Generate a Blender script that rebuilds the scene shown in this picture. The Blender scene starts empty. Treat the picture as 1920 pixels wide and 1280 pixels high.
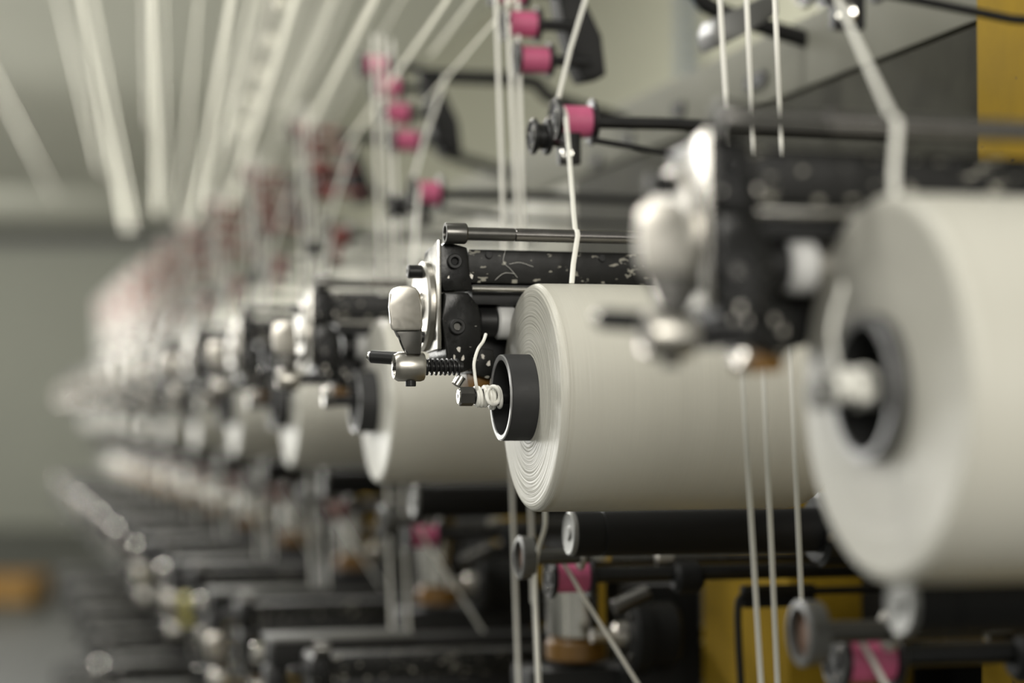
import bpy, bmesh, math, random
from mathutils import Vector, Matrix
random.seed(7)
SC = bpy.context.scene
COL = SC.collection
PI = math.pi
# ------------------------------------------------------------------ camera
FPX = 3733.0                      # focal length in pixels for a 1920 px wide frame (70 mm)
PITCH = math.atan(132 / FPX)      # horizon at y = 772
CAMZ = 1.40
cam = bpy.data.objects.new('camera', bpy.data.cameras.new('camera')); COL.objects.link(cam)
cam.data.sensor_width = 36; cam.data.lens = 36 * FPX / 1920
cam.location = (0, 0, CAMZ); cam.rotation_euler = (PI / 2 + PITCH, 0, 0)
cam.data.clip_start = 0.05; cam.data.clip_end = 100
cam.data.dof.use_dof = True; cam.data.dof.focus_distance = 1.29; cam.data.dof.aperture_fstop = 2.95
SC.camera = cam
# ------------------------------------------------------------------ world, lamps, exposure
W_ = bpy.data.worlds.new('world'); SC.world = W_; W_.use_nodes = True
bg = W_.node_tree.nodes['Background']; bg.inputs[0].default_value = (0.95, 0.96, 0.86, 1); bg.inputs[1].default_value = 0.28
def area(name, loc, target, sx, sy, power, col=(1, 0.985, 0.94)):
    l = bpy.data.lights.new(name, 'AREA'); l.shape = 'RECTANGLE'; l.size = sx; l.size_y = sy; l.energy = power; l.color = col
    o = bpy.data.objects.new(name, l); COL.objects.link(o); o.location = loc
    o.rotation_euler = (Vector(target) - Vector(loc)).to_track_quat('-Z', 'Y').to_euler()
    return o
area('ceiling_or_fill_lamp', (-1.3, 1.2, 3.35), (-0.1, 1.8, 1.4), 0.25, 3.0, 46)
area('ceiling_or_fill_lamp', (-1.7, 5.2, 3.35), (-1.3, 5.2, 1.4), 0.4, 8.0, 860)  # overhead lamp strengthened and placed to make the overhead tapes bright
area('ceiling_or_fill_lamp', (-4.0, 14.0, 3.35), (-4, 14, 0), 0.4, 8.0, 90)
area('added_light', (-2.6, -0.6, 1.9), (0.2, 2.0, 1.35), 0.65, 0.65, 8, (1, 0.98, 0.90))  # added light at left front, kept small for sharp glints
area('added_light', (0.6, -2.7, 2.75), (0.1, 1.5, 1.35), 1.8, 1.3, 135, (1, 0.965, 0.89))  # added light above and behind the camera, fills the bobbins' near sides
area('added_light', (2.45, -2.5, 1.75), (0.1, 1.3, 1.5), 0.7, 0.8, 9, (1, 0.97, 0.92))  # added small light for the paddle levers to mirror
lw = area('added_light', (-8.5, 13.0, 0.7), (-3.5, 16.0, 3.4), 14.0, 1.2, 105, (1, 0.985, 0.92)); lw.data.spread = math.radians(75)  # added uplight out of view, brightens the ceiling
area('ceiling_or_fill_lamp', (-7.5, 19.0, 2.7), (-8.0, 24.2, 1.1), 6.0, 0.4, 105, (1, 0.99, 0.93))  # added fill turned on the far wall, no fitting there
for yy in (6.0, 9.2, 12.6): area('added_light', (-4.6, yy, 1.55), (-0.6, yy - 3.0, 1.35), 1.5, 1.1, 34, (1, 0.99, 0.94))  # added lights out of view, put glare on the left-facing metal
area('ceiling_or_fill_lamp', (0.9, 3.2, 3.2), (1.6, 6.0, 1.6), 0.3, 4.0, 14, (1, 0.97, 0.88))
SC.view_settings.view_transform = 'Standard'; SC.view_settings.look = 'None'
SC.view_settings.gamma = 1; SC.view_settings.use_curve_mapping = False
SC.view_settings.exposure = 0.0
# ------------------------------------------------------------------ the row's own frame
TH = math.radians(15.0)
AD = Vector((math.cos(TH), math.sin(TH), 0)); BD = Vector((-math.sin(TH), math.cos(TH), 0)); ZD = Vector((0, 0, 1))
STEP, TIER = 0.53, 0.338
def ray(x, y):
    u, v = x - 960, 640 - y
    return Vector((u, FPX * math.cos(PITCH) - v * math.sin(PITCH), v * math.cos(PITCH) + FPX * math.sin(PITCH)))
def at_depth(x, y, Y):
    r = ray(x, y); return Vector((0, 0, CAMZ)) + r * (Y / r.y)
O = at_depth(1006, 745, 1.32)     # centre of the sharp bobbin's end face
A0 = O.dot(AD)
def W(x, y, b, k=0):
    """point of the photograph at depth b along the row, in unit k's frame (a, b, z)"""
    r = ray(x, y); c = Vector((0, 0, CAMZ))
    t = ((O.dot(BD) + k * STEP + b) - c.dot(BD)) / r.dot(BD)
    p = c + r * t - O
    return Vector((p.dot(AD), b, p.z))
def WA(x, y, aplane):
    """point of the photograph on the vertical plane a = aplane (world row plane), as (a, b, z)"""
    r = ray(x, y); c = Vector((0, 0, CAMZ))
    t = (A0 + aplane - c.dot(AD)) / r.dot(AD)
    p = c + r * t - O
    return Vector((aplane, p.dot(BD), p.z))
def world(o, k=0, tier=0):
    return O + AD * o[0] + BD * (o[1] + k * STEP) + ZD * (o[2] - tier * TIER)
# ------------------------------------------------------------------ materials
def mat(name, col, rough=0.5, metal=0.0, nscale=0, namp=0.0, bump=0.0, fleck=None, aniso=0, coat=0, spec=0.5, trans=0):
    m = bpy.data.materials.new(name); m.use_nodes = True
    nt = m.node_tree; N = nt.nodes; L = nt.links; p = N['Principled BSDF']
    p.inputs['Base Color'].default_value = (*col, 1); p.inputs['Roughness'].default_value = rough
    p.inputs['Metallic'].default_value = metal; p.inputs['Specular IOR Level'].default_value = spec
    p.inputs['Coat Weight'].default_value = coat
    if trans: p.inputs['Subsurface Weight'].default_value = 0
    tc = N.new('ShaderNodeTexCoord')
    last = None
    if nscale:
        n = N.new('ShaderNodeTexNoise'); n.inputs['Scale'].default_value = nscale; n.inputs['Detail'].default_value = 5
        L.new(tc.outputs['Object'], n.inputs['Vector'])
        mx = N.new('ShaderNodeMix'); mx.data_type = 'RGBA'
        mx.inputs[6].default_value = (*[c * (1 - namp) for c in col], 1); mx.inputs[7].default_value = (*[min(1, c * (1 + namp)) for c in col], 1)
        L.new(n.outputs[0], mx.inputs[0]); last = mx.outputs[2]
        mr = N.new('ShaderNodeMapRange'); mr.inputs['To Min'].default_value = max(0.02, rough - 0.12); mr.inputs['To Max'].default_value = min(1, rough + 0.12)
        L.new(n.outputs[0], mr.inputs['Value']); L.new(mr.outputs[0], p.inputs['Roughness'])
        if bump:
            b = N.new('ShaderNodeBump'); b.inputs['Strength'].default_value = bump; b.inputs['Distance'].default_value = 0.001
            L.new(n.outputs[0], b.inputs['Height']); L.new(b.outputs[0], p.inputs['Normal'])
    if fleck:
        v = N.new('ShaderNodeTexNoise'); v.inputs['Scale'].default_value = fleck[0]; v.inputs['Detail'].default_value = 2; v.inputs['Roughness'].default_value = .7
        mp = N.new('ShaderNodeMapping'); mp.inputs['Rotation'].default_value = (0.3, 0.9, 0.4)
        mp.inputs['Scale'].default_value = (0.7, 1, 1.6)
        L.new(tc.outputs['Object'], mp.inputs['Vector']); L.new(mp.outputs[0], v.inputs['Vector'])
        r = N.new('ShaderNodeMapRange'); r.inputs['From Min'].default_value = fleck[1]; r.inputs['From Max'].default_value = fleck[1] + 0.02
        L.new(v.outputs[0], r.inputs['Value'])
        mx2 = N.new('ShaderNodeMix'); mx2.data_type = 'RGBA'; mx2.inputs[7].default_value = (*fleck[2], 1)
        if last: L.new(last, mx2.inputs[6])
        else: mx2.inputs[6].default_value = (*col, 1)
        L.new(r.outputs[0], mx2.inputs[0]); last = mx2.outputs[2]
    if last: L.new(last, p.inputs['Base Color'])
    if aniso:
        p.inputs['Anisotropic'].default_value = aniso
        t = N.new('ShaderNodeTangent'); t.direction_type = 'RADIAL'; t.axis = 'X'; L.new(t.outputs[0], p.inputs['Tangent'])
    return m
def yarn_mat(name='wound_tape'):
    m = mat(name, (0.60, 0.585, 0.515), 0.34, 0, aniso=0.8, spec=0.5)
    nt = m.node_tree; N = nt.nodes; L = nt.links; p = N['Principled BSDF']
    tc = N.new('ShaderNodeTexCoord'); sp = N.new('ShaderNodeSeparateXYZ'); L.new(tc.outputs['Object'], sp.inputs[0])
    # rings: distance from the axis; bands: distance along it
    yz = N.new('ShaderNodeCombineXYZ'); L.new(sp.outputs[1], yz.inputs[0]); L.new(sp.outputs[2], yz.inputs[1])
    ln = N.new('ShaderNodeVectorMath'); ln.operation = 'LENGTH'; L.new(yz.outputs[0], ln.inputs[0])
    cb = N.new('ShaderNodeCombineXYZ'); L.new(sp.outputs[0], cb.inputs[0]); L.new(ln.outputs['Value'], cb.inputs[1])
    sl = N.new('ShaderNodeVectorMath'); sl.operation = 'SCALE'; sl.inputs['Scale'].default_value = 0.02   # slow drift round the ring
    L.new(yz.outputs[0], sl.inputs[0])
    ad = N.new('ShaderNodeVectorMath'); L.new(cb.outputs[0], ad.inputs[0]); L.new(sl.outputs[0], ad.inputs[1])
    outs = []
    for sc, det in ((520, 4), (60, 2)):
        n = N.new('ShaderNodeTexNoise'); n.inputs['Scale'].default_value = sc; n.inputs['Detail'].default_value = det
        L.new(ad.outputs[0], n.inputs['Vector']); outs.append(n.outputs[0])
    mx = N.new('ShaderNodeMix'); mx.data_type = 'RGBA'; mx.inputs[6].default_value = (0.50, 0.487, 0.43, 1); mx.inputs[7].default_value = (0.57, 0.556, 0.49, 1)
    av = N.new('ShaderNodeMath'); av.operation = 'MULTIPLY_ADD'; av.inputs[1].default_value = 0.5
    hv = N.new('ShaderNodeMath'); hv.operation = 'MULTIPLY'; hv.inputs[1].default_value = 0.5; L.new(outs[1], hv.inputs[0])
    L.new(outs[0], av.inputs[0]); L.new(hv.outputs[0], av.inputs[2]); L.new(av.outputs[0], mx.inputs[0]); L.new(mx.outputs[2], p.inputs['Base Color'])
    b = N.new('ShaderNodeBump'); b.inputs['Strength'].default_value = 1.0; b.inputs['Distance'].default_value = 0.0009
    k = N.new('ShaderNodeMapRange'); k.inputs['From Min'].default_value = -0.001; k.inputs['From Max'].default_value = 0.004; k.inputs['To Min'].default_value = 1.0; k.inputs['To Max'].default_value = 0.08
    L.new(sp.outputs[0], k.inputs['Value']); hm = N.new('ShaderNodeMath'); hm.operation = 'MULTIPLY'; L.new(outs[0], hm.inputs[0]); L.new(k.outputs[0], hm.inputs[1])
    L.new(hm.outputs[0], b.inputs['Height']); L.new(b.outputs[0], p.inputs['Normal'])
    return m
M = dict(
    yarn=yarn_mat(),
    tape=mat('white_tape', (0.80, 0.79, 0.73), 0.35, spec=0.7),
    core=mat('grey_core', (0.030, 0.030, 0.030), 0.55, spec=0.2, nscale=200, namp=0.12),
    core_rim=mat('core_rim', (0.30, 0.30, 0.30), 0.35, 0.3),
    black=mat('black_enamel', (0.006, 0.006, 0.0055), 0.28, spec=0.22, nscale=120, namp=0.4, bump=0.25, fleck=(190, 0.70, (0.22, 0.21, 0.19))),
    chipped=mat('chipped_enamel', (0.008, 0.008, 0.007), 0.38, spec=0.16, nscale=90, namp=0.5, bump=0.3, fleck=(150, 0.635, (0.27, 0.26, 0.22))),
    plain=mat('black_steel', (0.012, 0.012, 0.012), 0.35, 0.1, spec=0.35, nscale=60, namp=0.3),
    rubber=mat('black_rubber', (0.008, 0.008, 0.008), 0.6, spec=0.25),
    chrome=mat('chrome', (0.62, 0.60, 0.56), 0.16, 1.0, nscale=70, namp=0.08),
    satin=mat('satin_steel', (0.44, 0.42, 0.38), 0.36, 1.0, nscale=300, namp=0.04),
    plate=mat('polished_plate', (0.30, 0.29, 0.265), 0.24, 1.0, nscale=60, namp=0.15),
    cap=mat('dull_steel', (0.22, 0.22, 0.21), 0.5, 0.6, nscale=90, namp=0.1),
    red=mat('red_sleeve', (0.17, 0.042, 0.035), 0.55, nscale=240, namp=0.15),
    cover=mat('grey_cover', (0.08, 0.08, 0.073), 0.5, nscale=20, namp=0.2),
    strip=mat('translucent_tape', (0.88, 0.87, 0.81), 0.35, spec=0.8),
    rodm=mat('worn_rod_steel', (0.22, 0.21, 0.20), 0.22, 1.0, nscale=60, namp=0.2),
    gun=mat('gunmetal', (0.11, 0.107, 0.10), 0.32, 0.9, nscale=90, namp=0.15),
    pink=mat('pink_sleeve', (0.52, 0.105, 0.21), 0.5, nscale=240, namp=0.15),
    redf=mat('red_edge', (0.25, 0.04, 0.04), 0.5),
    white=mat('white_plastic', (0.55, 0.55, 0.54), 0.4),
    brown=mat('rusty_brown', (0.10, 0.045, 0.02), 0.6, nscale=150, namp=0.5),
    amber=mat('amber_resin', (0.14, 0.07, 0.012), 0.35),
    yellow=mat('yellow_paint', (0.235, 0.150, 0.014), 0.85, spec=0.05, nscale=14, namp=0.35, bump=0.15, fleck=(60, 0.72, (0.10, 0.07, 0.03))),
    beam=mat('pale_grey_paint', (0.19, 0.188, 0.157), 0.75, spec=0.12, nscale=12, namp=0.12, bump=0.2),
    panel=mat('mottled_grey_panel', (0.050, 0.049, 0.040), 0.85, spec=0.05, nscale=22, namp=0.5, bump=0.35),
    dark=mat('dark_machine_grey', (0.010, 0.010, 0.0095), 0.55, spec=0.18, nscale=18, namp=0.4),
    mid=mat('machine_grey', (0.10, 0.10, 0.095), 0.42, 0.2, nscale=20, namp=0.3),
    wall=mat('wall_paint', (0.30, 0.296, 0.228), 0.85, nscale=1.5, namp=0.06),
    pale=mat('pale_mottled_panel', (0.30, 0.292, 0.24), 0.6, nscale=8, namp=0.35),
    farwall=mat('far_wall_paint', (0.40, 0.405, 0.35), 0.85, nscale=1.5, namp=0.06),
    ceil=mat('ceiling_paint', (0.58, 0.58, 0.50), 0.8, nscale=2.0, namp=0.06),
    floor=mat('floor_paint', (0.07, 0.072, 0.066), 0.5, nscale=3, namp=0.2),
    line=mat('dark_trim', (0.09, 0.09, 0.09), 0.7),
    blue=mat('blue_grey_pipe', (0.10, 0.125, 0.155), 0.5),
    orange=mat('orange_plastic', (0.36, 0.20, 0.05), 0.5),
    lemon=mat('lemon_plastic', (0.50, 0.45, 0.05), 0.5),
    ceramic=mat('white_ceramic', (0.9, 0.89, 0.84), 0.15, coat=0.5),
)
def make_translucent(m, fac):
    nt = m.node_tree; N = nt.nodes; L = nt.links; out = N['Material Output']; p = N['Principled BSDF']
    t = N.new('ShaderNodeBsdfTranslucent'); t.inputs[0].default_value = (0.92, 0.91, 0.85, 1)
    x = N.new('ShaderNodeMixShader'); x.inputs[0].default_value = fac
    L.new(p.outputs[0], x.inputs[1]); L.new(t.outputs[0], x.inputs[2]); L.new(x.outputs[0], out.inputs[0])
make_translucent(M['strip'], 0.8)
# ------------------------------------------------------------------ mesh helpers
class MB:
    def __init__(s): s.bm = bmesh.new()
    def _frame(s, d):
        d = d.normalized(); up = Vector((0, 0, 1)) if abs(d.z) < 0.9 else Vector((0, 1, 0))
        e1 = d.cross(up).normalized(); return e1, e1.cross(d)
    def lathe(s, p0, d, prof, seg=28, rot=0.0):
        """prof: (distance along d, radius) pairs; zero radius closes"""
        d = Vector(d).normalized(); p0 = Vector(p0); e1, e2 = s._frame(d); rings = []
        for t, r in prof:
            c = p0 + d * t
            if r < 1e-7: rings.append([s.bm.verts.new(c)])
            else: rings.append([s.bm.verts.new(c + (e1 * math.cos(rot + 2 * PI * i / seg) + e2 * math.sin(rot + 2 * PI * i / seg)) * r) for i in range(seg)])
        for A, B in zip(rings, rings[1:]):
            if len(A) == 1 and len(B) == 1: continue
            for i in range(seg):
                j = (i + 1) % seg
                f = [A[0], B[j], B[i]] if len(A) == 1 else ([A[i], A[j], B[0]] if len(B) == 1 else [A[i], A[j], B[j], B[i]])
                try: s.bm.faces.new(f)
                except ValueError: pass
        return s
    def cyl(s, p0, p1, r, seg=20, ch=None, r2=None, rot=0.0):
        p0 = Vector(p0); p1 = Vector(p1); h = (p1 - p0).length; r2 = r2 or r
        ch = min(r, h) * 0.12 if ch is None else ch
        return s.lathe(p0, p1 - p0, [(0, 0), (0, r - ch), (ch, r), (h - ch, r2), (h, r2 - ch), (h, 0)], seg, rot)
    def ring(s, p0, p1, ro, ri, seg=32):
        p0 = Vector(p0); p1 = Vector(p1); h = (p1 - p0).length; c = (ro - ri) * .2
        return s.lathe(p0, p1 - p0, [(c, ri), (0, ri + c), (0, ro - c), (c, ro), (h - c, ro), (h, ro - c), (h, ri + c), (h - c, ri), (c, ri)], seg)
    def prism(s, pts, off, bev=0.0):
        """polygon pts (Vectors) extruded by the vector off"""
        off = Vector(off)
        a = [s.bm.verts.new(Vector(p)) for p in pts]; b = [s.bm.verts.new(Vector(p) + off) for p in pts]
        fs = [s.bm.faces.new(a), s.bm.faces.new(b[::-1])]
        n = len(a)
        for i in range(n): fs.append(s.bm.faces.new([a[i], b[i], b[(i + 1) % n], a[(i + 1) % n]]))
        if bev:
            es = list({e for f in fs for e in f.edges})
            bmesh.ops.bevel(s.bm, geom=es, offset=bev, segments=2, affect='EDGES', profile=0.6)
        return s
    def box(s, lo, hi, bev=0.0):
        x0, y0, z0 = lo; x1, y1, z1 = hi
        return s.prism([(x0, y0, z0), (x1, y0, z0), (x1, y0, z1), (x0, y0, z1)], (0, y1 - y0, 0), bev)
    def tube(s, pts, r, seg=10):
        pts = [Vector(p) for p in pts]; rings = []; e1 = None
        for i, p in enumerate(pts):
            d = (pts[min(i + 1, len(pts) - 1)] - pts[max(i - 1, 0)]).normalized()
            if e1 is None: e1, e2 = s._frame(d)
            else: e1 = (e1 - d * e1.dot(d)).normalized(); e2 = e1.cross(d)
            rings.append([s.bm.verts.new(p + (e1 * math.cos(2 * PI * k / seg) + e2 * math.sin(2 * PI * k / seg)) * r) for k in range(seg)])
        for A, B in zip(rings, rings[1:]):
            for k in range(seg): s.bm.faces.new([A[k], A[(k + 1) % seg], B[(k + 1) % seg], B[k]])
        s.bm.faces.new(rings[0]); s.bm.faces.new(rings[-1][::-1]); return s
    def ribbon(s, pts, w, th=0.0005, wd=(1, 0, 0)):
        pts = [Vector(p) for p in pts]; wd = Vector(wd).normalized(); rings = []
        for i, p in enumerate(pts):
            d = (pts[min(i + 1, len(pts) - 1)] - pts[max(i - 1, 0)]).normalized()
            n = d.cross(wd).normalized()
            # lens-like section so the tape keeps a soft rounded face
            rings.append([s.bm.verts.new(p + wd * (w * x) + n * (th * y)) for x, y in ((-.5, 0), (-.3, .8), (0, 1), (.3, .8), (.5, 0), (.3, -.8), (0, -1), (-.3, -.8))])
        m = 8
        for A, B in zip(rings, rings[1:]):
            for k in range(m): s.bm.faces.new([A[k], A[(k + 1) % m], B[(k + 1) % m], B[k]])
        s.bm.faces.new(rings[0]); s.bm.faces.new(rings[-1][::-1]); return s
    def build(s, name, m, parent=None, o=(0, 0, 0), rotz=None):
        bmesh.ops.recalc_face_normals(s.bm, faces=s.bm.faces)
        bmesh.ops.translate(s.bm, verts=s.bm.verts, vec=-Vector(o))
        for f in s.bm.faces: f.smooth = True
        for e in s.bm.edges:
            if len(e.link_faces) == 2 and e.calc_face_angle(0) > math.radians(34): e.smooth = False
        me = bpy.data.meshes.new(name); s.bm.to_mesh(me); s.bm.free()
        ob = bpy.data.objects.new(name, me); me.materials.append(m); COL.objects.link(ob)
        if parent: ob.parent = parent
        return ob
def smooth_path(pts, n=8):
    pts = [Vector(p) for p in pts]; out = []
    P = [pts[0]] + pts + [pts[-1]]
    for i in range(1, len(P) - 2):
        p0, p1, p2, p3 = P[i - 1:i + 3]
        for j in range(n):
            t = j / n; out.append(0.5 * ((2 * p1) + (p2 - p0) * t + (2 * p0 - 5 * p1 + 4 * p2 - p3) * t * t + (3 * p1 - p0 - 3 * p2 + p3) * t ** 3))
    out.append(pts[-1]); return out
def tag(o, label=None, cat=None, group=None, kind=None):
    for k, v in (('label', label), ('category', cat), ('group', group), ('kind', kind)):
        if v: o[k] = v
    return o
def thing(name, o):
    """an Empty at the local point o of the main unit; meshes are built relative to it"""
    e = bpy.data.objects.new(name, None); COL.objects.link(e); e.empty_display_size = 0.02
    e.location = world(o); e.rotation_euler = (0, 0, TH); return e
def clone(o, parent=None):
    c = o.copy(); COL.objects.link(c); c.parent = parent
    for ch in list(o.children): clone(ch, c)
    return c
def rm(o):
    for c in list(o.children): rm(c)
    bpy.data.objects.remove(o)
def put(root, o, k, tier=0): root.location = world(o, k, tier)
ORD = ['nearest', 'second', 'third', 'fourth', 'fifth', 'sixth', 'seventh', 'eighth', 'ninth', 'tenth', 'eleventh', 'twelfth', 'thirteenth', 'fourteenth',
       'fifteenth', 'sixteenth', 'seventeenth', 'eighteenth', 'nineteenth', 'twentieth', 'twenty-first', 'twenty-second']
KS = list(range(-1, 12))
def series(root, o, labels, cat, group, ks=KS, tier=0, first=True):
    """root stands at unit 0; clone it to all the units ks with labels[k] """
    for k in ks:
        r = root if (k == 0 and first) else clone(root)
        put(r, o, k, tier); tag(r, labels(k), cat, group)
# pixel scale at the sharp unit
px = lambda n, D=1.34: n * D / FPX

# ------------------------------------------------------------------ the setting
def struct(name, mb, m): o = mb.build(name, m); o['kind'] = 'structure'; return o
def plane_box(lo, hi): return MB().box(lo, hi)
CZ = CAMZ + 2.2
struct('floor', plane_box((-14, -3, -0.1), (9, 26, 0)), M['floor'])
cl = struct('ceiling', plane_box((-14, 2.5, CZ), (9, 26, CZ + 0.1)), M['ceil'])
struct('wall_back', plane_box((-14, 24.2, 0), (-3.0, 24.4, CZ)), M['farwall'])
def rowbox(a0, a1, b0, b1, z0, z1, bev=0):
    """box in the row's frame, z from the floor, vertices already in world space"""
    P = lambda a, b, z: AD * (A0 + a) + BD * b + ZD * z
    m = MB(); m.prism([P(a0, b0, z0), P(a1, b0, z0), P(a1, b0, z1), P(a0, b0, z1)], BD * (b1 - b0), bev); return m
WR = 2.6 - A0
struct('wall_right', rowbox(WR, WR + 0.15, -1.0, 23.2, 0, CZ + 0.05), M['wall'])
# dark trim where the far wall meets the ceiling
struct('trim_1', plane_box((-14, 24.0, CZ - 0.16), (-3.0, 24.2, CZ + 0.02)), M['line'])
for i in range(2):     # joints of the ceiling panels, parallel to the tapes
    d = Vector((-0.1755, 1, 0)).normalized(); n = Vector((d.y, -d.x, 0))
    c = d * 4 + n * (-5.0 + i * 0.9)
    m = MB(); P = [c - n * .02, c + n * .02, c + n * .02 + d * 20, c - n * .02 + d * 20]
    m.prism([Vector((p.x, p.y, CZ - 0.015)) for p in P], (0, 0, 0.02)); struct('trim_%d' % (i + 2), m, M['line'])
# vertical pipe on the right wall
pb = WA(1285, 60, WR - 0.06)
pw = AD * (A0 + WR - 0.06) + BD * (pb.y + O.dot(BD))
tag(MB().cyl((pw.x, pw.y, 0), (pw.x, pw.y, CZ), 0.022, 24, 0).build('pipe', M['blue']), 'blue-grey vertical pipe on the pale wall behind the machine', 'pipe')

# ------------------------------------------------------------------ machine frame (long members run the length of the row)
BB = O.dot(BD)
bA = WA(1850, 30, 0.36); bB = WA(1300, 118, 0.36)
zl, zh = O.z + bA.z, O.z + bB.z
post1 = WA(1849, 150, 0.36).y + BB
fr = rowbox(0.375, 0.50, post1 - 0.0, 12.0, zl + 0.006, zh, 0.003).build('frame_beam', M['beam'])
tag(fr, 'long pale grey steel beam sloping down leftwards behind the upper pulleys', 'beam')
for (x, y, w) in ((1420, 152, .05), (1275, 205, .03), (1180, 262, .03), (1120, 300, .03)):      # slots in the beam, as dark recessed plates
    q = WA(x, y, 0.375); c = AD * (A0 + 0.375) + BD * (BB + q.y) + ZD * (O.z + q.z)
    mm = MB(); mm.prism([c - AD * .004 + BD * (w * s1) * .5 + ZD * (.007 * s2) for s1, s2 in ((-1, -.6), (-.8, -1), (.8, -1), (1, -.6), (1, .6), (.8, 1), (-.8, 1), (-1, .6))], AD * 0.006)
    h = mm.build('slot', M['rubber'], fr)
pm = WA(1075, 400, 0.36).y + BB
tag(rowbox(0.36, 0.40, pm + .004, 12.0, O.z + 0.05, zl - 0.004, 0.002).build('side_panel', M['pale']), 'pale mottled panel under the beam beyond the sharp unit', 'panel')  # far stretch of the panel, paler
lp = rowbox(0.36, 0.40, post1, pm, O.z + 0.05, zl - 0.004, 0.002).build('side_panel', M['panel'])  # near stretch of the panel, darker
tag(lp, 'mottled dark grey panel running under the pale beam', 'panel')
# yellow posts
def post(b0, b1, a0, z0, z1, label):
    r = rowbox(a0, a0 + 0.12, b0, b1, z0, z1, 0.004).build('yellow_post', M['yellow']); tag(r, label, 'post', 'yellow machine posts'); return r
p1 = post(post1 - 0.30, post1 - 0.012, 0.345, 0, CAMZ + 0.31, 'yellow painted post at the right edge of the machine')
y2a, y2b = WA(1478, 1150, 0.33).y + BB, WA(1316, 1150, 0.33).y + BB
post(y2a, y2b, 0.33, 0, O.z + 0.045, 'yellow post below the sharp bobbin, behind the crossing vertical tapes')
for i in range(1, 5):
    post(y2a + 1.06 * i, y2a + 1.06 * i + 0.12, 0.37, 0, O.z + 0.045, 'blurred yellow post %s behind the lower guide rods' % ['', 'next', 'third', 'fourth', 'last'][i])
cab = rowbox(0.50, 0.56, 1.15, 12.0, 0.0, O.z + 0.04, 0.004).build('dark_backing', M['dark'])  # backing added so the gaps between the lower arms stay dark
tag(cab, 'dark backing added behind the lower tiers', 'panel')
for t, zz in enumerate((0.175, 0.49, 0.83)):
    o = rowbox(0.40, 0.46, post1, 12.0, O.z - zz - 0.03, O.z - zz + 0.03, 0.003).build('frame_rail', M['dark'])
    tag(o, 'dark horizontal rail along the machine, %s one' % ['uppermost', 'middle', 'lowest'][t], 'rail', 'lower frame rails')

# ------------------------------------------------------------------ bobbins
def make_bobbin(R=0.0755):
    o = (0, 0, 0); r = thing('tape_bobbin', o)
    Lb = 0.197; X0 = -0.0045
    prof = [(-0.0015, 0.027)]
    for i in range(1, 15):
        t = i / 14; rr = 0.027 + (R - 0.0045 - 0.027) * t
        prof.append((-0.0015 * (1 - t) + 0.00009 * math.sin(i * 2.1), rr))
    for i in range(1, 7):
        q = PI / 2 * i / 6; prof.append((0.0048 * (1 - math.cos(q)), R - 0.0045 + 0.0045 * math.sin(q)))
    prof += [(0.05, R + 0.0003), (0.1, R), (0.15, R - 0.0002), (Lb - 0.018, R - 0.0006)]
    for i in range(1, 7):
        q = PI / 2 * i / 6; prof.append((Lb - 0.018 + 0.018 * math.sin(q), R - 0.0006 - 0.014 * (1 - math.cos(q))))
    prof += [(Lb, 0.027)]
    MB().lathe((X0, 0, 0), (1, 0, 0), prof, 96).build('wound_tape', M['yarn'], r)
    c = MB().lathe((-0.0245, 0, 0), (1, 0, 0), [(0.0006, 0.0245), (0.0006, 0.0280), (0.002, 0.0286), (0.246, 0.0286), (0.246, 0.0245), (0.0006, 0.0245)], 64).build('core_tube', M['core'], r)
    MB().ring((-0.0249, 0, 0), (-0.0239, 0, 0), 0.0284, 0.0247, 64).build('core_rim', M['core_rim'], c)
    return r
bob = make_bobbin()
def bob_label(k):
    if k == -1: return 'large blurred cream tape bobbin filling the right edge, nearest the camera'
    if k == 0: return 'sharp cream tape bobbin in the centre with concentric rings on its end'
    if k == 1: return 'cream tape bobbin just left of and behind the sharp one'
    if k <= 6: return '%s blurred cream tape bobbin counted back from the nearest' % ORD[k + 1]
    return 'tiny blurred cream tape bobbin among the far end of the row'
series(bob, (0, 0, 0), bob_label, 'bobbin', 'cream tape bobbins along the upper tier')
fgb = [o for o in bpy.data.objects if o.get('label') == bob_label(-1)][0]
fgb.scale = (1, 1.045, 1.045)
for c_ in fgb.children:
    if c_.name.startswith('core_tube'): c_.location.x += 0.012

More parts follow.
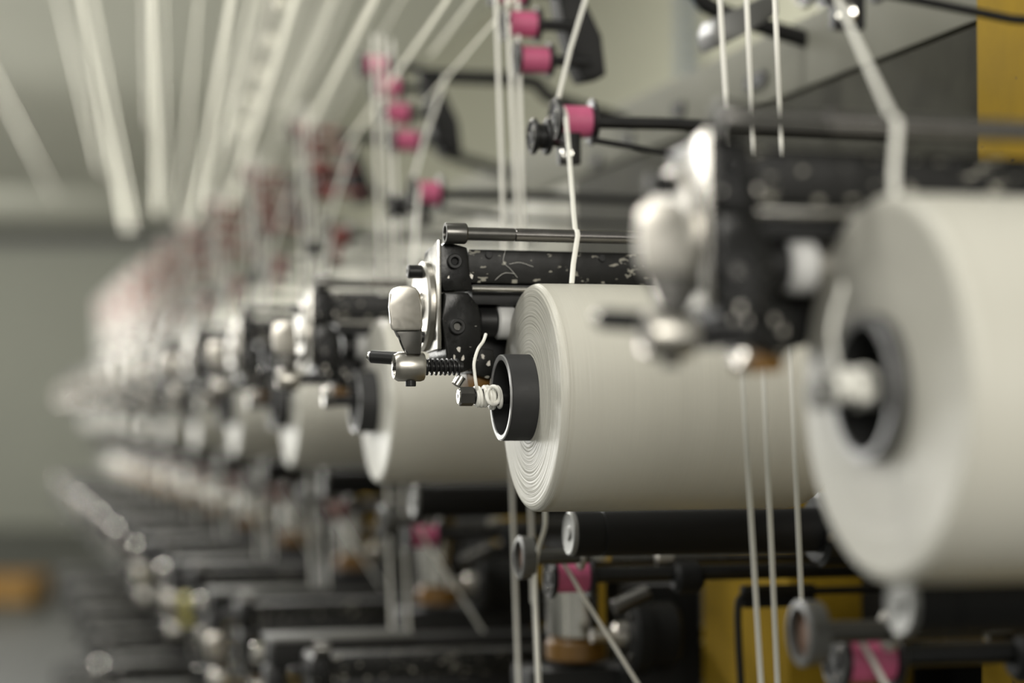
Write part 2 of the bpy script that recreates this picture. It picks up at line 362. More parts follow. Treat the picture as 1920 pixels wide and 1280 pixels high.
# ------------------------------------------------------------------ winder head
def make_head():
    o = Vector(W(850, 640, 0.045)); r = thing('winder_head', o)
    B = lambda mb, n, m, par=None: mb.build(n, m, par or r, o)
    P = lambda x, y, b: W(x, y, b)
    def cylx(x0, x1, y, rp, b, seg=24, **kw):
        p0 = P(x0, y, b); p1 = P(x1, y, b); p1.z = p0.z; rr = px(rp); return MB().cyl(p0, p1, rr, seg, **kw)
    # top collar and rods
    c0 = P(834, 437, 0.0245); c1 = P(874, 437, 0.0245); cz = c0.z
    col = B(MB().lathe(c0, (1, 0, 0), [(0.003, 0), (0.003, px(13)), (0, px(14)), (0, px(19)), (0.001, px(20)), (c1.x - c0.x - .001, px(20)), (c1.x - c0.x, px(18)), (c1.x - c0.x, 0)], 32), 'rod_collar', M['gun'])
    xm = P(965, 437, 0.0245).x
    B(MB().cyl((c1.x - 0.001, 0.0245, cz), (xm, 0.0245, cz), px(12.5), 24), 'guide_rod', M['gun'])
    B(MB().cyl((xm, 0.0245, cz), (0.375, 0.0245, cz), px(12.5), 24), 'guide_rod', M['rodm'])
    # traverse beam
    b0 = P(878, 467, 0.045); b1 = P(878, 530, 0.045)
    B(MB().box((b0.x, 0.045, b1.z), (0.375, 0.085, b0.z), 0.0015), 'traverse_beam', M['chipped'])
    B(MB().box((b0.x + .004, 0.050, b1.z - 0.0145), (0.375, 0.095, b1.z - .0005), 0.001), 'lower_beam', M['plain'])
    for (x, y) in ((916, 478), (1128, 484)):
        q = P(x, y, 0.045); B(MB().cyl(q + Vector((0, .001, 0)), q + Vector((0, -0.002, 0)), px(7), 16), 'screw', M['plain'])
    q = P(884, 541, 0.040); B(MB().cyl(q, (0.375, 0.040, q.z), px(5.5), 16), 'traverse_rod', M['chrome'])
    # body: upper and lower castings
    pts = [(826, 462), (836, 453), (876, 464), (886, 545), (832, 545), (824, 520)]
    up = B(MB().prism([P(x, y, 0.030) for x, y in pts], (0, 0.050, 0), 0.0012), 'upper_housing', M['black'])
    pts = [(833, 548), (878, 548), (897, 572), (903, 600), (902, 655), (890, 690), (862, 700), (846, 690), (836, 668), (830, 600)]
    lo = B(MB().prism([P(x, y, 0.024) for x, y in pts], (0, 0.052, 0), 0.0018), 'lower_housing', M['black'])
    pts = [(884, 650), (925, 655), (935, 690), (920, 712), (884, 700)]
    B(MB().prism([P(x, y, 0.034) for x, y in pts], (0, 0.04, 0), 0.0015), 'bearing_block', M['chipped'])
    for (x, y, b, rr, par) in ((851, 490, 0.030, 14, up), (856, 612, 0.024, 15, lo)):
        q = P(x, y, b); f = B(MB().ring(q + Vector((0, -.004, 0)), q + Vector((0, .001, 0)), px(rr), px(rr * .5), 28), 'socket_bolt', M['plain'], par)
        B(MB().cyl(q + Vector((0, -.001, 0)), q + Vector((0, .001, 0)), px(rr * .55), 6), 'hex_socket', M['gun'] if y > 600 else M['rubber'], par)
    for (x, y, sc, rt) in ((884, 518, 7, .3), (841, 520, 4, 1), (860, 655, 8, .5), (868, 672, 7, 1.2), (852, 670, 6, 2.0), (905, 668, 7, .2), (916, 682, 8, .9)):     # bare metal chips
        q = P(x, y, 0.0295 if y < 545 else (0.0235 if x < 890 else 0.0335))
        m = MB(); m.prism([q + Vector((math.cos(rt + a) * px(sc * s * .55), 0, math.sin(rt + a) * px(sc * s * 1.1))) for a, s in ((0, 1), (1.3, .6), (2.4, 1), (3.6, .5), (5.0, .8))], (0, 0.0012, 0))
        B(m, 'paint_chip', M['satin'])
    # polished side plate, facing outwards along the axis
    ap = P(826, 470, 0.030).x - 0.003
    def PP(x, y, b): v = P(x, y, b); v.x = ap; return v
    def pa(bb, y, D=1.33):          # point of the plate at depth b whose height is read at pixel y
        c = W(820, y, bb); return Vector((ap, bb, c.z))
    B(MB().prism([pa(.026, 448), pa(.050, 470), pa(.088, 508), pa(.096, 560), pa(.094, 645), pa(.060, 662), pa(.026, 655)], (0.0028, 0, 0), 0.0008), 'side_plate', M['plate'])
    q = pa(.062, 575); B(MB().lathe(q, (-1, 0, 0), [(0, .031), (.003, .031), (.0045, .029), (.0035, .022), (.0035, .010), (.007, .008), (.007, 0)], 40), 'cover_disc', M['satin'])
    q = pa(.060, 510); bl = B(MB().cyl(q, q + Vector((-.013, 0, 0)), px(13), 20), 'plate_bolt', M['plain'])
    B(MB().ring(q + Vector((-.0135, 0, 0)), q + Vector((-.0125, 0, 0)), px(11), px(5), 20), 'bolt_rim', M['gun'], bl)
    q = pa(.052, 632); B(MB().cyl(q, q + Vector((-.012, 0, 0)), px(11), 18), 'plate_bolt', M['plain'])
    # clamp: spring, knob, paddle lever, stop pin
    kb = 0.006
    k0 = P(738, 687, kb); k1 = P(794, 687, kb); kz = k0.z
    B(MB().cyl((k1.x - .001, kb, kz), (P(868, 687, kb).x, kb + .0, kz), px(9), 16), 'clamp_shaft', M['plain'])
    hel = []
    x1 = P(862, 687, kb).x; n = 8; st = 18
    for i in range(n * st + 1):
        a = 2 * PI * i / st; hel.append((k1.x + (x1 - k1.x) * i / (n * st), kb + px(14) * math.cos(a), kz + px(14) * math.sin(a)))
    B(MB().tube(hel, px(2.3), 8), 'spring', M['plain'])
    Lk = k1.x - k0.x
    kn = B(MB().lathe(k0, (1, 0, 0), [(0.003, 0), (0.003, px(13)), (0.0005, px(16)), (0, px(22)), (0.003, px(27)), (Lk - .002, px(27)), (Lk, px(25)), (Lk, 0)], 40), 'clamp_knob', M['satin'])
    B(MB().cyl((k0.x + .0035, kb, kz), (k0.x - .001, kb, kz), px(8), 6), 'centre_screw', M['gun'], kn)
    q = P(770, 712, kb); B(MB().cyl(q, q - Vector((0, 0, px(12))), px(10), 14), 'set_screw', M['plain'], kn)
    t0 = P(693, 668, 0.03); t1 = P(748, 672, 0.018)
    pin = B(MB().cyl(t0, t1, px(12), 20, ch=.0015), 'stop_pin', M['plain'])
    B(MB().lathe(t0, t0 - t1, [(-.0005, px(9)), (0, px(9)), (0.0015, px(7)), (0.0022, 0)], 20), 'pin_cap', M['chrome'], pin)
    # paddle: rounded leaf with a flared neck, slightly cupped
    lv = [(750, 536), (768, 535), (780, 539), (788, 550), (791, 575), (793, 606), (792, 615), (788, 619), (744, 620), (736, 618), (732, 606), (730, 575), (731, 550), (737, 540)]
    B(MB().prism([P(x, y, -0.005) for x, y in lv], (0, 0.0042, 0), 0.0013), 'paddle_lever', M['satin'])
    nk = [(738, 613), (791, 613), (792, 630), (790, 664), (762, 664), (761, 652), (756, 640), (746, 630)]
    B(MB().prism([P(x, y, -0.0015) for x, y in nk], (0, 0.006, 0), 0.0012), 'lever_neck', M['gun'])
    # pressure roller
    q = P(893, 603, 0.062); e = P(929, 603, 0.062); B(MB().cyl(q, (e.x, q.y, q.z), px(30), 32), 'roller_hub', M['plain'])
    e2 = P(962, 603, 0.062); B(MB().cyl((e.x, q.y, q.z), (e2.x, q.y, q.z), px(34), 40), 'roller_collar', M['white'])
    B(MB().cyl((e2.x, q.y, q.z), (0.25, q.y, q.z), px(30), 32), 'pressure_roller', M['satin'])
    B(MB().prism([P(880, 548, .078), P(985, 548, .078), P(985, 690, .078), P(930, 705, .078), P(880, 700, .078)], (0, .012, 0), .001), 'back_plate', M['plain'])
    # lower lug
    pts = [(874, 700), (922, 700), (918, 728), (880, 730)]
    B(MB().prism([P(x, y, 0.040) for x, y in pts], (0, 0.022, 0), 0.001), 'resin_lug', M['amber'])
    q = P(866, 706, 0.030); B(MB().cyl(q, q + Vector((-0.004, 0, -.006)), px(10), 16), 'lug_bolt', M['chrome'])
    return r, o
def add_spindle(r, o):
    s0 = W(861, 743, 0.0); z = s0.z
    sp = MB().cyl((W(884, 743, 0).x, 0, z), (0.3, 0, z), px(14), 24).build('spindle', M['plain'], r, o)
    MB().cyl((s0.x, 0, z), (W(888, 743, 0).x, 0, z), px(18), 6, rot=.3).build('hex_end', M['gun'], sp, o)
    MB().lathe((s0.x, 0, z), (-1, 0, 0), [(0, px(14)), (0.0008, px(13)), (0.0008, px(5)), (0, px(4)), (0, 0)], 24).build('end_face', M['chrome'], sp, o)
    # inner arm that ties the spindle and the beams to the frame
    MB().box((0.262, -0.02, z - 0.03), (0.30, 0.09, 0.14), 0.004).build('rear_arm', M['black'], r, o)
    MB().box((0.262, -0.005, 0.062), (0.372, 0.09, 0.118), 0.004).build('arm_block', M['black'], r, o)
head, ho = make_head(); add_spindle(head, ho)
def head_label(k):
    if k == -1: return 'large blurred black winder head with glowing paddle, right of centre'
    if k == 0: return 'sharp black winder head with chrome paddle, spring and knob above the centre bobbin'
    if k == 1: return 'blurred black winder head left of and behind the sharp one'
    if k <= 6: return '%s blurred black winder head counted back from the nearest' % ORD[k + 1]
    return 'small blurred winder head in the far end of the upper tier'
series(head, ho, head_label, 'winder head', 'winder heads of the upper tier')
for o_ in bpy.data.objects:
    if o_.get('label') == head_label(-1):
        o_.location += AD * -0.008 + ZD * 0.001
        for c_ in o_.children:
            if c_.name.startswith('spindle'):
                c_.location.x += 0.026; c_.location.z -= 0.004
                for d_ in c_.children: d_.material_slots[0].link = 'OBJECT'; d_.material_slots[0].material = M['cap']  # nearest spindle end gets a duller steel to take its highlight away
for t, ks in ((1, range(1, 12)), (2, range(5, 12)), (3, range(9, 12))):
    for k in ks:
        r = clone(head); put(r, ho, k, t)
        for c_ in list(r.children):        # bright parts left off to keep lower tiers dark; arm blocks would cover the post
            if c_.name.startswith(('side_plate', 'cover_disc', 'pressure_roller', 'roller_collar', 'traverse_rod', 'guide_rod', 'arm_block', 'rear_arm') + (('paddle_lever', 'clamp_knob') if k >= 5 or t > 1 else ())): rm(c_)
        if t == 1 and k <= 6: lab = '%s dark winder head without bobbin in the tier below the cream bobbins' % ORD[k - 1]
        else: lab = ['', 'far blurred dark winder head without bobbin in the second tier', 'blurred dark winder head without bobbin in the third tier', 'far blurred dark winder head without bobbin in the lowest tier'][t]
        tag(r, lab, 'winder head', 'empty winder heads of tier %s' % ['', 'two', 'three', 'four'][t])

# ------------------------------------------------------------------ guide pulleys
def pulley(root, o, c, r, half, rf, name='pulley', pink=True, face=True):
    """pink sleeved pulley on an axis along a; c = centre"""
    c = Vector(c); X = Vector((1, 0, 0))
    p = MB().cyl(c - X * half, c + X * half, r, 32, ch=.0003).build(name, M['pink'] if pink else M['plain'], root, o)
    for s in (-1, 1):
        MB().lathe(c + X * (s * half), X * s, [(0, 0), (0, rf * .9), (.0012, rf), (.0028, rf), (.0040, rf * .93), (.0040, rf * .80), (.0026, rf * .74), (.0026, r * .45), (.0042, r * .40), (.0042, 0)], 40).build('flange', M['plain'], p, o)
    if face:
        MB().ring(c - X * (half + .0046), c - X * (half + .0038), rf * .93, rf * .80, 40).build('flange_rim', M['gun'], p, o)
        for i in range(3):
            a = i * 2.1 + .4; q = c - X * (half + .0026) + Vector((0, math.cos(a), math.sin(a))) * rf * .55
            MB().cyl(q, q - X * .002, rf * .10, 10).build('rivet', M['chrome'], p, o)
    return p
GB = 0.209
def make_upper():
    c = W(1076, 228, GB); o = Vector(c); r = thing('guide_arm', o)
    pulley(r, o, c, px(30, 1.55), px(30, 1.55), px(44, 1.55))
    e = c + Vector((px(33, 1.55), 0, 0))
    MB().tube([e, W(1240, 232, GB), W(1330, 236, GB), (0.375, GB, W(1330, 240, GB).z)], px(12, 1.55), 16).build('arm_rod', M['plain'], r, o)
    MB().tube([W(1108, 262, GB - .01), W(1200, 278, GB - .01), W(1280, 292, GB - .01), (0.375, GB - .01, W(1280, 300, GB - .01).z)], px(6, 1.55), 12).build('brace_rod', M['plain'], r, o)
    q = W(1060, 285, GB - .004); MB().box(q - Vector((.006, .004, .010)), q + Vector((.012, .004, .016)), .002).build('pulley_bracket', M['plain'], r, o)
    MB().lathe(W(1062, 288, GB - .012), (-.58, -.81, .04), [(-.002, .0055), (.0003, .0053), (.0009, .0036), (.0012, .0018), (.0013, 0)], 20).build('bracket_screw', M['chrome'], r, o)
    q = W(1013, 256, GB - .045)
    p = pulley(r, o, q, px(24, 1.5), px(8, 1.5), px(34, 1.5), 'black_pulley', pink=False)
    MB().tube([q, W(1040, 268, GB - .03), W(1060, 275, GB - .004)], px(7, 1.5), 12).build('link_rod', M['plain'], r, o)
    return r, o
ug, ugo = make_upper()
def lab_guide(where):
    def f(k):
        if k == -1: return 'blurred %s guide arm of the nearest unit, close to the right edge' % where
        if k == 0: return 'fairly sharp %s guide arm with pink pulley beside the centre bobbin' % where
        if k == 1: return 'blurred %s guide arm with pink pulley left of the sharp one' % where
        if k <= 6: return '%s %s guide arm with reddish pulley counted back from the nearest' % (ORD[k + 1], where)
        return 'far %s guide arm too blurred to tell from its neighbours' % where
    return f
series(ug, ugo, lab_guide('upper'), 'guide arm', 'upper guide arms with pink pulleys')
for o_ in bpy.data.objects:
    if o_.get('label') == lab_guide('upper')(-1): o_.location += AD * -0.008 + ZD * 0.006
def make_lower():
    c = W(1069, 1081, GB); o = Vector(c); r = thing('guide_arm', o)
    pulley(r, o, c, px(29, 1.55), px(32, 1.55), px(40, 1.55))
    e = c + Vector((px(35, 1.55), 0, px(3)))
    MB().cyl(e, (0.395, GB, e.z), px(15, 1.55), 20).build('arm_rod', M['plain'], r, o)
    q = W(1108, 1052, GB + .02); MB().cyl(q, (0.395, q.y, q.z), px(10, 1.6), 20).build('upper_rod', M['gun'], r, o)
    q = W(1288, 1082, GB - .002); MB().lathe(q - Vector((.012, 0, 0)), (1, 0, 0), [(0, 0), (0, .009), (.004, .0125), (.020, .0125), (.024, .009), (.024, 0)], 24).build('rod_clamp', M['rubber'], r, o)
    q = W(1128, 1030, GB); MB().prism([q, q + Vector((.010, 0, .004)), q + Vector((.008, 0, -.010)), q + Vector((-.014, 0, -.008))], (0, .006, 0), .001).build('clip', M['chrome'], r, o)
    q = W(1230, 1049, GB + .006); MB().cyl(q, q + Vector((.014, 0, 0)), px(12, 1.55), 16).build('sleeve', M['satin'], r, o)
    # second wheel in front of the pulley
    q = W(1500, 1187, GB - .03, -1); X = Vector((1, 0, 0))
    f = MB().lathe(q, -X, [(-.010, 0), (-.010, .0155), (0, .0165), (.001, .0150), (.001, .0128), (-.004, .0125), (-.004, 0)], 40).build('front_wheel', M['mid'], r, o)
    MB().lathe(q + X * .0038, -X, [(-.0005, .0124), (0, .0124), (0, .006), (.001, .0055), (.001, 0)], 32).build('wheel_hub', M['brown'], f, o)
    MB().cyl(q + X * .009, q + X * .055, .0055, 18).build('wheel_shaft', M['gun'], f, o)
    MB().ring(q + X * .046, q + X * .050, .0105, .006, 24).build('shaft_collar', M['satin'], f, o)
    return r, o
lg, lgo = make_lower()
series(lg, lgo, lab_guide('lower'), 'guide arm', 'lower guide arms with pink pulleys')
# wire hoop by the yellow post
hp = [W(1392, 1330, GB + .02), W(1385, 1200, GB + .02), W(1384, 1135, GB + .02), W(1392, 1118, GB + .02), W(1410, 1110, GB + .02), W(1500, 1108, GB + .02), (0.372, GB + .02, W(1500, 1108, GB + .02).z)]
hoop = thing('wire_hoop', hp[2])
MB().tube(smooth_path(hp, 6), px(7, 1.6), 12).build('hoop_rod', M['plain'], hoop, hp[2])
bb_ = W(1430, 1120, GB + .03); MB().box(bb_ - Vector((.018, .004, .008)), bb_ + Vector((.045, .006, .010)), .002).build('hoop_block', M['rubber'], hoop, hp[2])
tag(hoop, 'black bent rod hoop in front of the yellow post, lower right', 'rod')

# ------------------------------------------------------------------ stacks of four small pulleys on a bracket
def make_stack():
    R2 = [(.302, .0182), (.333, .0076), (.362, -.0025), (.386, -.016)]
    D = 1.70
    def loc(X, Y, z):
        p = Vector((X, Y, CAMZ + z)) - O; return Vector((p.dot(AD), p.dot(BD), p.z))
    o = loc(.06, 1.72, .33); r = thing('pulley_bracket', o)
    for z, X in R2:
        c = loc(X, D, z)
        pulley(r, o, c, .0112, .0125, .0150, face=False)
        MB().cyl(c + Vector((.0165, 0, 0)), c + Vector((.052, 0, 0)), .005, 14).build('pulley_axle', M['plain'], r, o)
    for z, X in R2[:2]:
        c = loc(X, D, z) + Vector((-.018, -.002, -.014)); MB().cyl(c, c + Vector((-.001, -.004, 0)), .003, 12).build('screw', M['cap'], r, o)
    w = [(.038, .372), (.056, .372), (.078, .325), (.082, .290), (.062, .286), (.054, .302), (.044, .34)]
    MB().prism([loc(x, 1.71, z) for x, z in w], (0, .030, 0), .003).build('bracket_plate', M['dark'], r, o)
    a1 = loc(.03, 1.76, .386)
    MB().tube(smooth_path([a1, a1 + Vector((.05, 0, .0)), a1 + Vector((.135, 0, -.002)), a1 + Vector((.16, 0, -.02)), (.385, a1.y, a1.z - .045)], 6), .008, 14).build('bent_arm', M['dark'], r, o)
    return r, o
stk, sto = make_stack()
def stk_label(k):
    if k == -1: return 'pulley bracket above the top right, nearest of the row'
    if k == 0: return 'grey bracket with two bright pink pulleys showing at the top centre'
    if k == 1: return 'blurred bracket with four pink pulleys in a diagonal, left of the top centre'
    if k <= 6: return '%s blurred pulley bracket counted back from the top centre one' % ORD[k]
    return 'far reddish pulley bracket too blurred to tell from its neighbours'
series(stk, sto, stk_label, 'pulley bracket', 'brackets carrying diagonal pulley stacks', ks=range(0, 12))
# grey clamp on the beam
q = W(1395, 50, 0.62, 0)
cm = thing('beam_clamp', q)
MB().prism([W(x, y, 0.30) for x, y in ((1345, 30), (1390, 12), (1455, -20), (1460, 25), (1400, 62), (1345, 88), (1336, 60))], (0, .04, 0), .003).build('clamp_body', M['mid'], cm, q)
tag(cm, 'blurred dark grey clamp at the top behind the three vertical tapes', 'clamp')

# ------------------------------------------------------------------ dark drive rollers below the bobbins
def make_roller():
    c = W(1066, 1000, 0.10); o = Vector(c); r = thing('drive_roller', o)
    R = px(43, 1.43); X = Vector((1, 0, 0))
    MB().lathe(c, X, [(0.003, R * .5), (0.003, R), (.022, R), (.0225, R * .95), (.024, R * .95), (.0245, R), (.205, R), (.205, 0)], 40).build('roller_barrel', M['rubber'], r, o)
    MB().lathe(c + X * .0035, -X, [(0, R * .98), (.003, R * .96), (.004, R * .9), (.0032, R * .8), (.0030, R * .35), (.0045, R * .25), (.0045, 0)], 40).build('end_cap', M['cap'], r, o)
    MB().lathe(c + X * .19, X, [(0, 0), (0, .024), (.003, .028), (.022, .028), (.025, .024), (.025, 0)], 40).build('rear_flange', M['plain'], r, o)
    q = c + Vector((.19, -.028, -.004)); MB().cyl(q, q + Vector((0, -.003, 0)), .004, 12).build('flange_bolt', M['gun'], r, o)
    MB().box((c.x + .21, c.y - .02, c.z - .02), (0.41, c.y + .03, c.z + .02), .003).build('roller_mount', M['dark'], r, o)
    return r, o
rol, roo = make_roller()
def rol_label(k):
    if k == -1: return 'blurred black drive roller with grey end disc under the nearest bobbin'
    if k == 0: return 'black drive roller with steel end cap under the sharp centre bobbin'
    if k <= 6: return '%s blurred black drive roller counted back from the nearest' % ORD[k + 1]
    return 'far blurred drive roller beneath the small distant bobbins'
series(rol, roo, rol_label, 'roller', 'black drive rollers under the bobbins')

# ------------------------------------------------------------------ small motors low behind the guides
def make_motor():
    c = W(1172, 1190, 0.34); o = Vector(c); r = thing('drive_motor', o); X = Vector((1, 0, 0))
    MB().lathe(c, X, [(0, 0), (0, .028), (.004, .033), (.015, .033), (.016, .028), (.040, .028), (.044, .024), (.044, 0)], 40).build('motor_body', M['dark'], r, o)
    MB().lathe(c, -X, [(0, .012), (.01, .011), (.012, .006), (.03, .006), (.03, 0)], 20).build('motor_shaft', M['satin'], r, o)
    for i in range(4):
        a = PI / 4 + i * PI / 2; q = c + Vector((0, math.cos(a) * .024, math.sin(a) * .024)); MB().cyl(q, q - X * .003, .0035, 10).build('bolt', M['gun'], r, o)
    MB().box((c.x + .004, c.y + .01, c.z - .12), (W(1312, 1190, .35).x, c.y + .03, W(1200, 1098, .35).z), .002).build('motor_bracket', M['dark'], r, o)
    q = W(1080, 1150, 0.40); q.y = .40
    MB().cyl(q + Vector((0, 0, -.022)), q + Vector((0, 0, .050)), .026, 40, ch=.004).build('steel_drum', M['chrome'], r, o)
    MB().cyl(q + Vector((0, 0, -.040)), q + Vector((0, 0, -.022)), .0265, 40, ch=.002).build('drum_base', M['amber'], r, o)
    MB().cyl(q + Vector((0, 0, .050)), q + Vector((0, 0, .064)), .009, 20).build('drum_neck', M['chrome'], r, o)
    MB().box((q.x - .05, .37, q.z - .11), (q.x + .10, .43, q.z - .045), .002).build('plate_foot', M['dark'], r, o)
    MB().cyl(W(1150, 1140, .3), W(1215, 1110, .3), .007, 16).build('crank', M['gun'], r, o)
    return r, o
mot, moo = make_motor()
def mot_label(k):
    if k == 0: return 'dark motor and polished steel drum below the lower pink pulley'
    if k <= 4: return '%s blurred motor and steel drum counted left from the nearest' % ORD[k]
    return 'far blurred motor low in the machine'
series(mot, moo, mot_label, 'motor', 'drive motors behind the lower guides', ks=range(0, 12))

# ------------------------------------------------------------------ lower tier shelves
def make_shelf():
    c = Vector((-.06, .19, -.225)); r = thing('tier_arm', c)
    MB().box((-.075, .165, -.262), (.40, .215, -.236), .002).build('arm_channel', M['dark'], r, c)
    MB().box((-.078, .160, -.236), (.07, .220, -.232), .001).build('arm_cover', M['cover'], r, c)
    MB().cyl((-.080, .19, -.249), (-.092, .19, -.249), .010, 24).build('end_nut', M['chrome'], r, c)
    MB().cyl((-.080, .19, -.285), (-.090, .19, -.285), .007, 24).build('end_nut', M['satin'], r, c)
    MB().box((-.080, .175, -.30), (-.06, .205, -.262), .002).build('end_bracket', M['plain'], r, c)
    return r, c
sh, sho = make_shelf()
for k in range(1, 12):
    r = sh if k == 1 else clone(sh)
    put(r, sho, k, 0); tag(r, ('%s dark channel arm below the bobbins, counted from the lower centre' % ORD[k - 1]) if k <= 6 else 'far dark channel arm in the second tier, lower left', 'arm', 'channel arms of the second tier')
for t, ks in ((1, range(4, 12)), (2, range(8, 12))):
    for k in ks:
        r = clone(sh); put(r, sho, k, t)
        for c_ in list(r.children):
            if c_.name.startswith('end_nut') and k > 6: rm(c_)
        tag(r, 'dark channel arm in the %s' % ['', 'third tier at the lower left', 'lowest tier at the far left'][t], 'arm', 'channel arms of the lower tiers')

# ------------------------------------------------------------------ tapes
TW = 0.0036
def tape(pts, label, group, k=0, w=TW, name='tape', o=None):
    o = Vector(o or pts[0]); e = MB().ribbon(pts, w).build(name, M['tape'], None, o)
    e.location = world(o, k); e.rotation_euler = (0, 0, TH); tag(e, label, 'tape', group); return e, o
def tcopy(e, o, k, label, group):
    c = e.copy(); COL.objects.link(c); c.location = world(o, k); tag(c, label, 'tape', group)
# feed tape: overhead pulley -> upper pink pulley -> guide rod -> bobbin
pc = W(1076, 228, GB)
prr = px(30, 1.55)
xa = W(1036, 200, GB).x + .004
rodz = W(834, 437, .0245).z; rr_ = px(13)
feed = [W(1116, -60, .25), W(1070, 90, .225)] + [Vector((xa + .001 * i, GB - math.sin(a) * (prr + .0006), pc.z + math.cos(a) * (prr + .0006))) for i, a in enumerate((-.2, .3, .8, 1.3))]
xr = W(1079, 437, .0245).x
feed += [Vector((xr, .0245 + (rr_ + .0006) * math.sin(.1), rodz + (rr_ + .0006) * math.cos(.1)))] + [Vector((xr, .0245 - (rr_ + .0006) * math.sin(a), rodz + (rr_ + .0006) * math.cos(a))) for a in (.7, 1.2, 1.6)]
feed += [W(1075, 495, .012), Vector((W(1072, 531, .004).x, .004, 0.0765))]
FG = 'feed tapes running down onto the bobbins'
fe, fo = tape(feed, 'sharp white tape running over the pink pulley down to the centre bobbin', FG)
for k in KS:
    if k == 0: continue
    tcopy(fe, fo - Vector((0, 0, 0)), k, 'wide blurred white tape coming down to the nearest bobbin' if k == -1 else ('%s feed tape counted back from the nearest' % ORD[k + 1] if k <= 5 else 'far blurred feed tape among the small pulleys'), FG)
for o_ in bpy.data.objects:
    if (o_.get('label') or '').startswith('wide blurred white tape'): o_.location += AD * -0.021
# three long vertical tapes per unit
VT = 'long vertical tapes between the units'
for n, (x0, y0, x1, y1) in enumerate(((1350, 0, 1427, 1280), (1400, 0, 1458, 1280), (1453, 0, 1503, 1130))):
    bb = .33 + .012 * n
    p0 = W(x0, y0, bb, -1); p1 = W(x1, y1, bb, -1); d = p1 - p0
    top = p0 - d * .42; bot = p1 + d * (1.2 if n < 2 else 0.0)
    if n == 2: bot = p1
    w3 = ['left', 'middle', 'right'][n]
    e, o = tape([top, p0, (p0 + p1) / 2, p1, bot] if n < 2 else [top, p0, (p0 + p1) / 2, p1 + Vector((0, 0, .0005))], '%s of three white tapes hanging in front of the centre bobbin' % w3, VT, -1, w=.0034)
for n, (x0, y0, x1, y1) in enumerate(((930, 0, 972, 1280), (951, 0, 1010, 1280), (970, 0, 1000, 1130))):
    bb = .345 + .010 * n
    p0 = W(x0, y0, bb); p1 = W(x1, y1, bb); d = p1 - p0
    bot = p1 + d * .5 if n < 2 else p1
    w3 = ['left', 'middle', 'right'][n]
    L3 = lambda k: ['%s of three tapes rising left of the pink pulley at top centre' % w3, '%s of three tapes of the third unit, behind the sharp head' % w3,
              '%s of three tapes of the fourth unit, left of the sharp head' % w3, '%s of three tapes of the fifth unit' % w3][k] if k <= 3 else 'far blurred vertical tape at the left of the row'
    e, o = tape([p0 - d * .12, p0, (p0 + p1) / 2, bot], L3(0), VT, 0, w=.0036)
    for k in range(1, 12): tcopy(e, o, k, L3(k), VT)
# slanting tape under the lower pulley and the small looped tape beside it
q0 = W(1052, 1048, GB - .017); q1 = W(1090, 1112, GB - .014); q2 = W(1195, 1280, GB - .01); q3 = q2 + (q2 - q1) * .8
e, o = tape([q0, (q0 + q1) / 2 - Vector((0, .001, 0)), q1, q2, q3], 'thin tape slanting right below the lower pink pulley', 'slanting lower tapes')
for k in [-1] + list(range(1, 12)):
    tcopy(e, o, k, ['blurred tape slanting under the nearest pink pulley, bottom right', '', 'blurred tape slanting right below the second pink pulley'][k + 1] if k < 2 else 'blurred slanting tape lower left of centre', 'slanting lower tapes')
lpth = smooth_path([W(1021, 930, .16), W(1022, 985, .16), W(1008, 1035, .165), W(1003, 1100, .17), W(1010, 1300, .17)], 6)
tape(lpth, 'short bent tape joining a straight one left of the lower pink pulley', None)

# overhead tapes: horizontal, converging in the picture at (305, 772)
TD = Vector((305 - 960, FPX, 0)).normalized(); TN = Vector((TD.y, -TD.x, 0))
def overhead(x0, zc, yend, w, label, y0=-60):
    z = CAMZ + zc
    r = ray(x0, 0); t = zc / r.z; p = Vector((0, 0, CAMZ)) + r * t            # where the tape crosses the top of the frame
    r2 = ray(x0 + (305 - x0) * yend / 772, yend); D2 = zc / r2.z * r2.y
    s0 = p - TD * 1.2; s1 = p + TD * max(.3, (D2 - p.y) / TD.y)
    e = MB().ribbon([s0, p, s1], w, .0006, wd=TN + Vector((0, 0, .5))).build('overhead_tape', M['strip'], None, s0); e.location = s0
    tag(e, label, 'tape', 'overhead tapes running along the hall'); return e
main_oh = [(150, .44, 430, .0062, 'bright overhead tape at the far left of the fan'), (176, .50, 430, .0050, 'overhead tape crossing the leftmost bright one'),
    (284, .42, 400, .0070, 'bright vertical-looking overhead tape second from the left'), (372, .50, 430, .0040, 'faint overhead tape between two bright ones at upper left'),
    (432, .42, 410, .0078, 'bright overhead tape left of the row of white eyelets'), (470, .52, 400, .0045, 'dimmer overhead tape close left of the white eyelets'),
    (552, .42, 390, .0078, 'bright overhead tape right of the row of white eyelets'), (625, .50, 330, .0042, 'faint overhead tape between two bright slanting ones'),
    (700, .38, 240, .0088, 'brightest overhead tape slanting at the upper left of centre'), (838, .36, 275, .0072, 'overhead tape slanting down to the diagonal pulleys'),
    (885, .40, 90, .0055, 'short overhead tape near the top centre'), (960, .345, 190, .0056, 'overhead tape reaching the second pulley bracket')]
for a in main_oh: overhead(*a)
for i in range(16):
    x = random.uniform(-120, 820) if i > 8 else random.uniform(440, 760); z = random.uniform(.42, .95)
    overhead(x, z, random.uniform(200, 430), random.uniform(.0018, .0040), 'faint blurred overhead tape in the fan at the upper left')
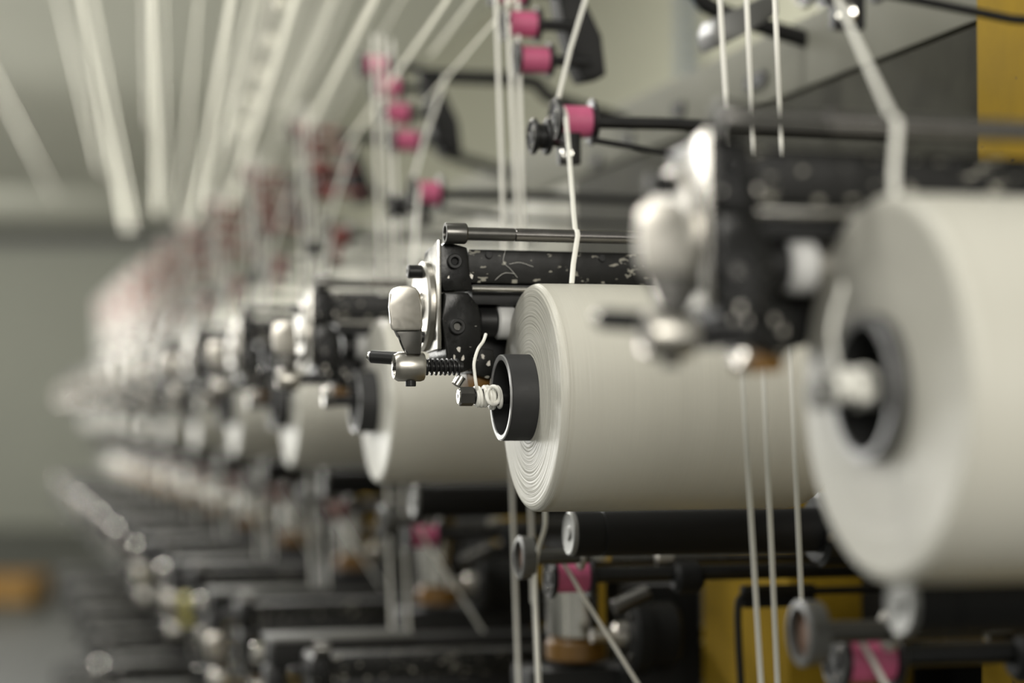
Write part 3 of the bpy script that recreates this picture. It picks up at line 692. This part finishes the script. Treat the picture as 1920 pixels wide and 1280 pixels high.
# row of white eyelets hanging among the tapes
rail = None
for i in range(5):
    y = (5, 75, 137, 190, 235)[i]; x = (525, 505, 487, 470, 455)[i]
    p = at_depth(x, y, 2.25 + .24 * i)
    r = bpy.data.objects.new('ceramic_eyelet', None); COL.objects.link(r); r.location = p
    b = MB().lathe(Vector((0, -.006, 0)), (0, 1, 0), [(0, .0015), (.0006, .0045), (.003, .0072), (.006, .0082), (.009, .0072), (.0114, .0045), (.012, .0015), (0, .0015)], 24).build('eyelet_bead', M['strip'], r)
    MB().cyl((0, 0, .008), (0, 0, .06), .0012, 8).build('eyelet_stem', M['satin'], r)
    tag(r, 'small white ceramic eyelet, %s of the five in a line at upper left' % ['topmost', 'second', 'third', 'fourth', 'lowest'][i], 'eyelet', 'white eyelets between the overhead tapes')

# ------------------------------------------------------------------ yarn scrap wrapped round the sharp spindle
z = W(861, 743, 0.0).z; R0 = px(15)
hel = []
x0, x1 = W(888, 743, 0).x, W(934, 743, 0).x
for i in range(241):
    t = i / 240; a = 2 * PI * 9 * t; rr = R0 + .0002 + .0006 * math.sin(t * 2.8) + .0004 * math.sin(t * 23) + (.0014 if t > .6 else 0) * math.sin(t * 31) ** 2
    hel.append((x0 + (x1 - x0) * t + .0015 * math.sin(a * .37), rr * math.cos(a), z + rr * math.sin(a)))
tail = smooth_path([W(911, 626, .010), W(906, 640, .006), W(896, 655, -.002), W(889, 680, -.006), W(890, 700, -.007), W(893, 722, -.0075), W(895, 732, -.004)], 6)
so = Vector((x0, 0, z)); sc = thing('yarn_scrap', so)
MB().tube(hel, .0013, 10).build('yarn_coil', M['tape'], sc, so)
MB().tube(tail, .0011, 10).build('yarn_tail', M['tape'], sc, so)
kn = [(W(925 + 12 * math.cos(a), 741 + 17 * math.sin(a), -.009 + .002 * math.sin(2 * a))) for a in [2 * PI * i / 24 for i in range(25)]]
MB().tube(kn, .0013, 10).build('yarn_knot', M['tape'], sc, so)
sc2 = clone(sc); sc2.location = world(so + Vector((.016, 0, 0)), -1)
tag(sc2, 'blurred white yarn wound on the spindle of the nearest bobbin', 'yarn')
tag(sc, 'white yarn wound and knotted round the centre spindle end', 'yarn')

# loose fibres on the beam of the sharp head
fo_ = W(945, 480, .040); fb = thing('loose_fibre', fo_)
for pts in (((948, 468), (944, 490), (958, 505), (970, 520)), ((928, 525), (945, 512), (965, 513)), ((955, 495), (975, 492), (1000, 500))):
    MB().tube(smooth_path([W(x, y, .042) for x, y in pts], 6), .00010, 5).build('fibre_strand', M['tape'], fb, fo_)
tag(fb, 'fine loose fibres caught on the chipped black beam', 'fibre')

for e_ in list(bpy.data.objects):        # sleeves of the farther units are given the darker red
    if e_.parent is None and (e_.get('group') or '').startswith(('brackets carrying', 'upper guide', 'lower guide')):
        k = round(((e_.location - O).dot(BD)) / STEP)
        if k >= (3 if e_['group'].startswith('brackets') else 2):
            for c in e_.children:
                if c.name.startswith('pulley'): c.material_slots[0].link = 'OBJECT'; c.material_slots[0].material = M['red']
# ------------------------------------------------------------------ small coloured things at the lower left
p = at_depth(362, 1148, 3.1)
e = bpy.data.objects.new('yellow_clip', None); COL.objects.link(e); e.location = p
MB().lathe(Vector((-.02, 0, 0)), (1, 0, 0), [(0, .014), (0, .026), (.006, .028), (.05, .028), (.054, .024), (.054, .014), (0, .014)], 32).build('clip_ring', M['lemon'], e)
MB().cyl((-.03, 0, 0), (.36, .1, -.0), .012, 16).build('clip_stem', M['gun'], e)
tag(e, 'lemon yellow ring on a rod among dark arms, lower left', 'ring')
# orange crate on the floor beyond the machine
def crate():
    e = bpy.data.objects.new('orange_crate', None); COL.objects.link(e); q = at_depth(10, 1130, 14.0); e.location = (q.x, q.y, 0)
    h = q.z; h2 = at_depth(10, 1078, 14.0).z
    m = MB(); w = .26
    m.box((-.55, -w, h), (w, -w + .02, h2)).box((-.55, w - .02, h), (w, w, h2)).box((w - .02, -w, h), (w, w, h2)).box((-.55, -w, h), (w, w, h + .02))
    m.build('crate_body', M['orange'], e)
    MB().box((-.55, -w, 0), (w, w, h), .01).build('crate_base', M['beam'], e)
    tag(e, 'orange crate on a pale base beyond the machine, left edge', 'crate')
crate()
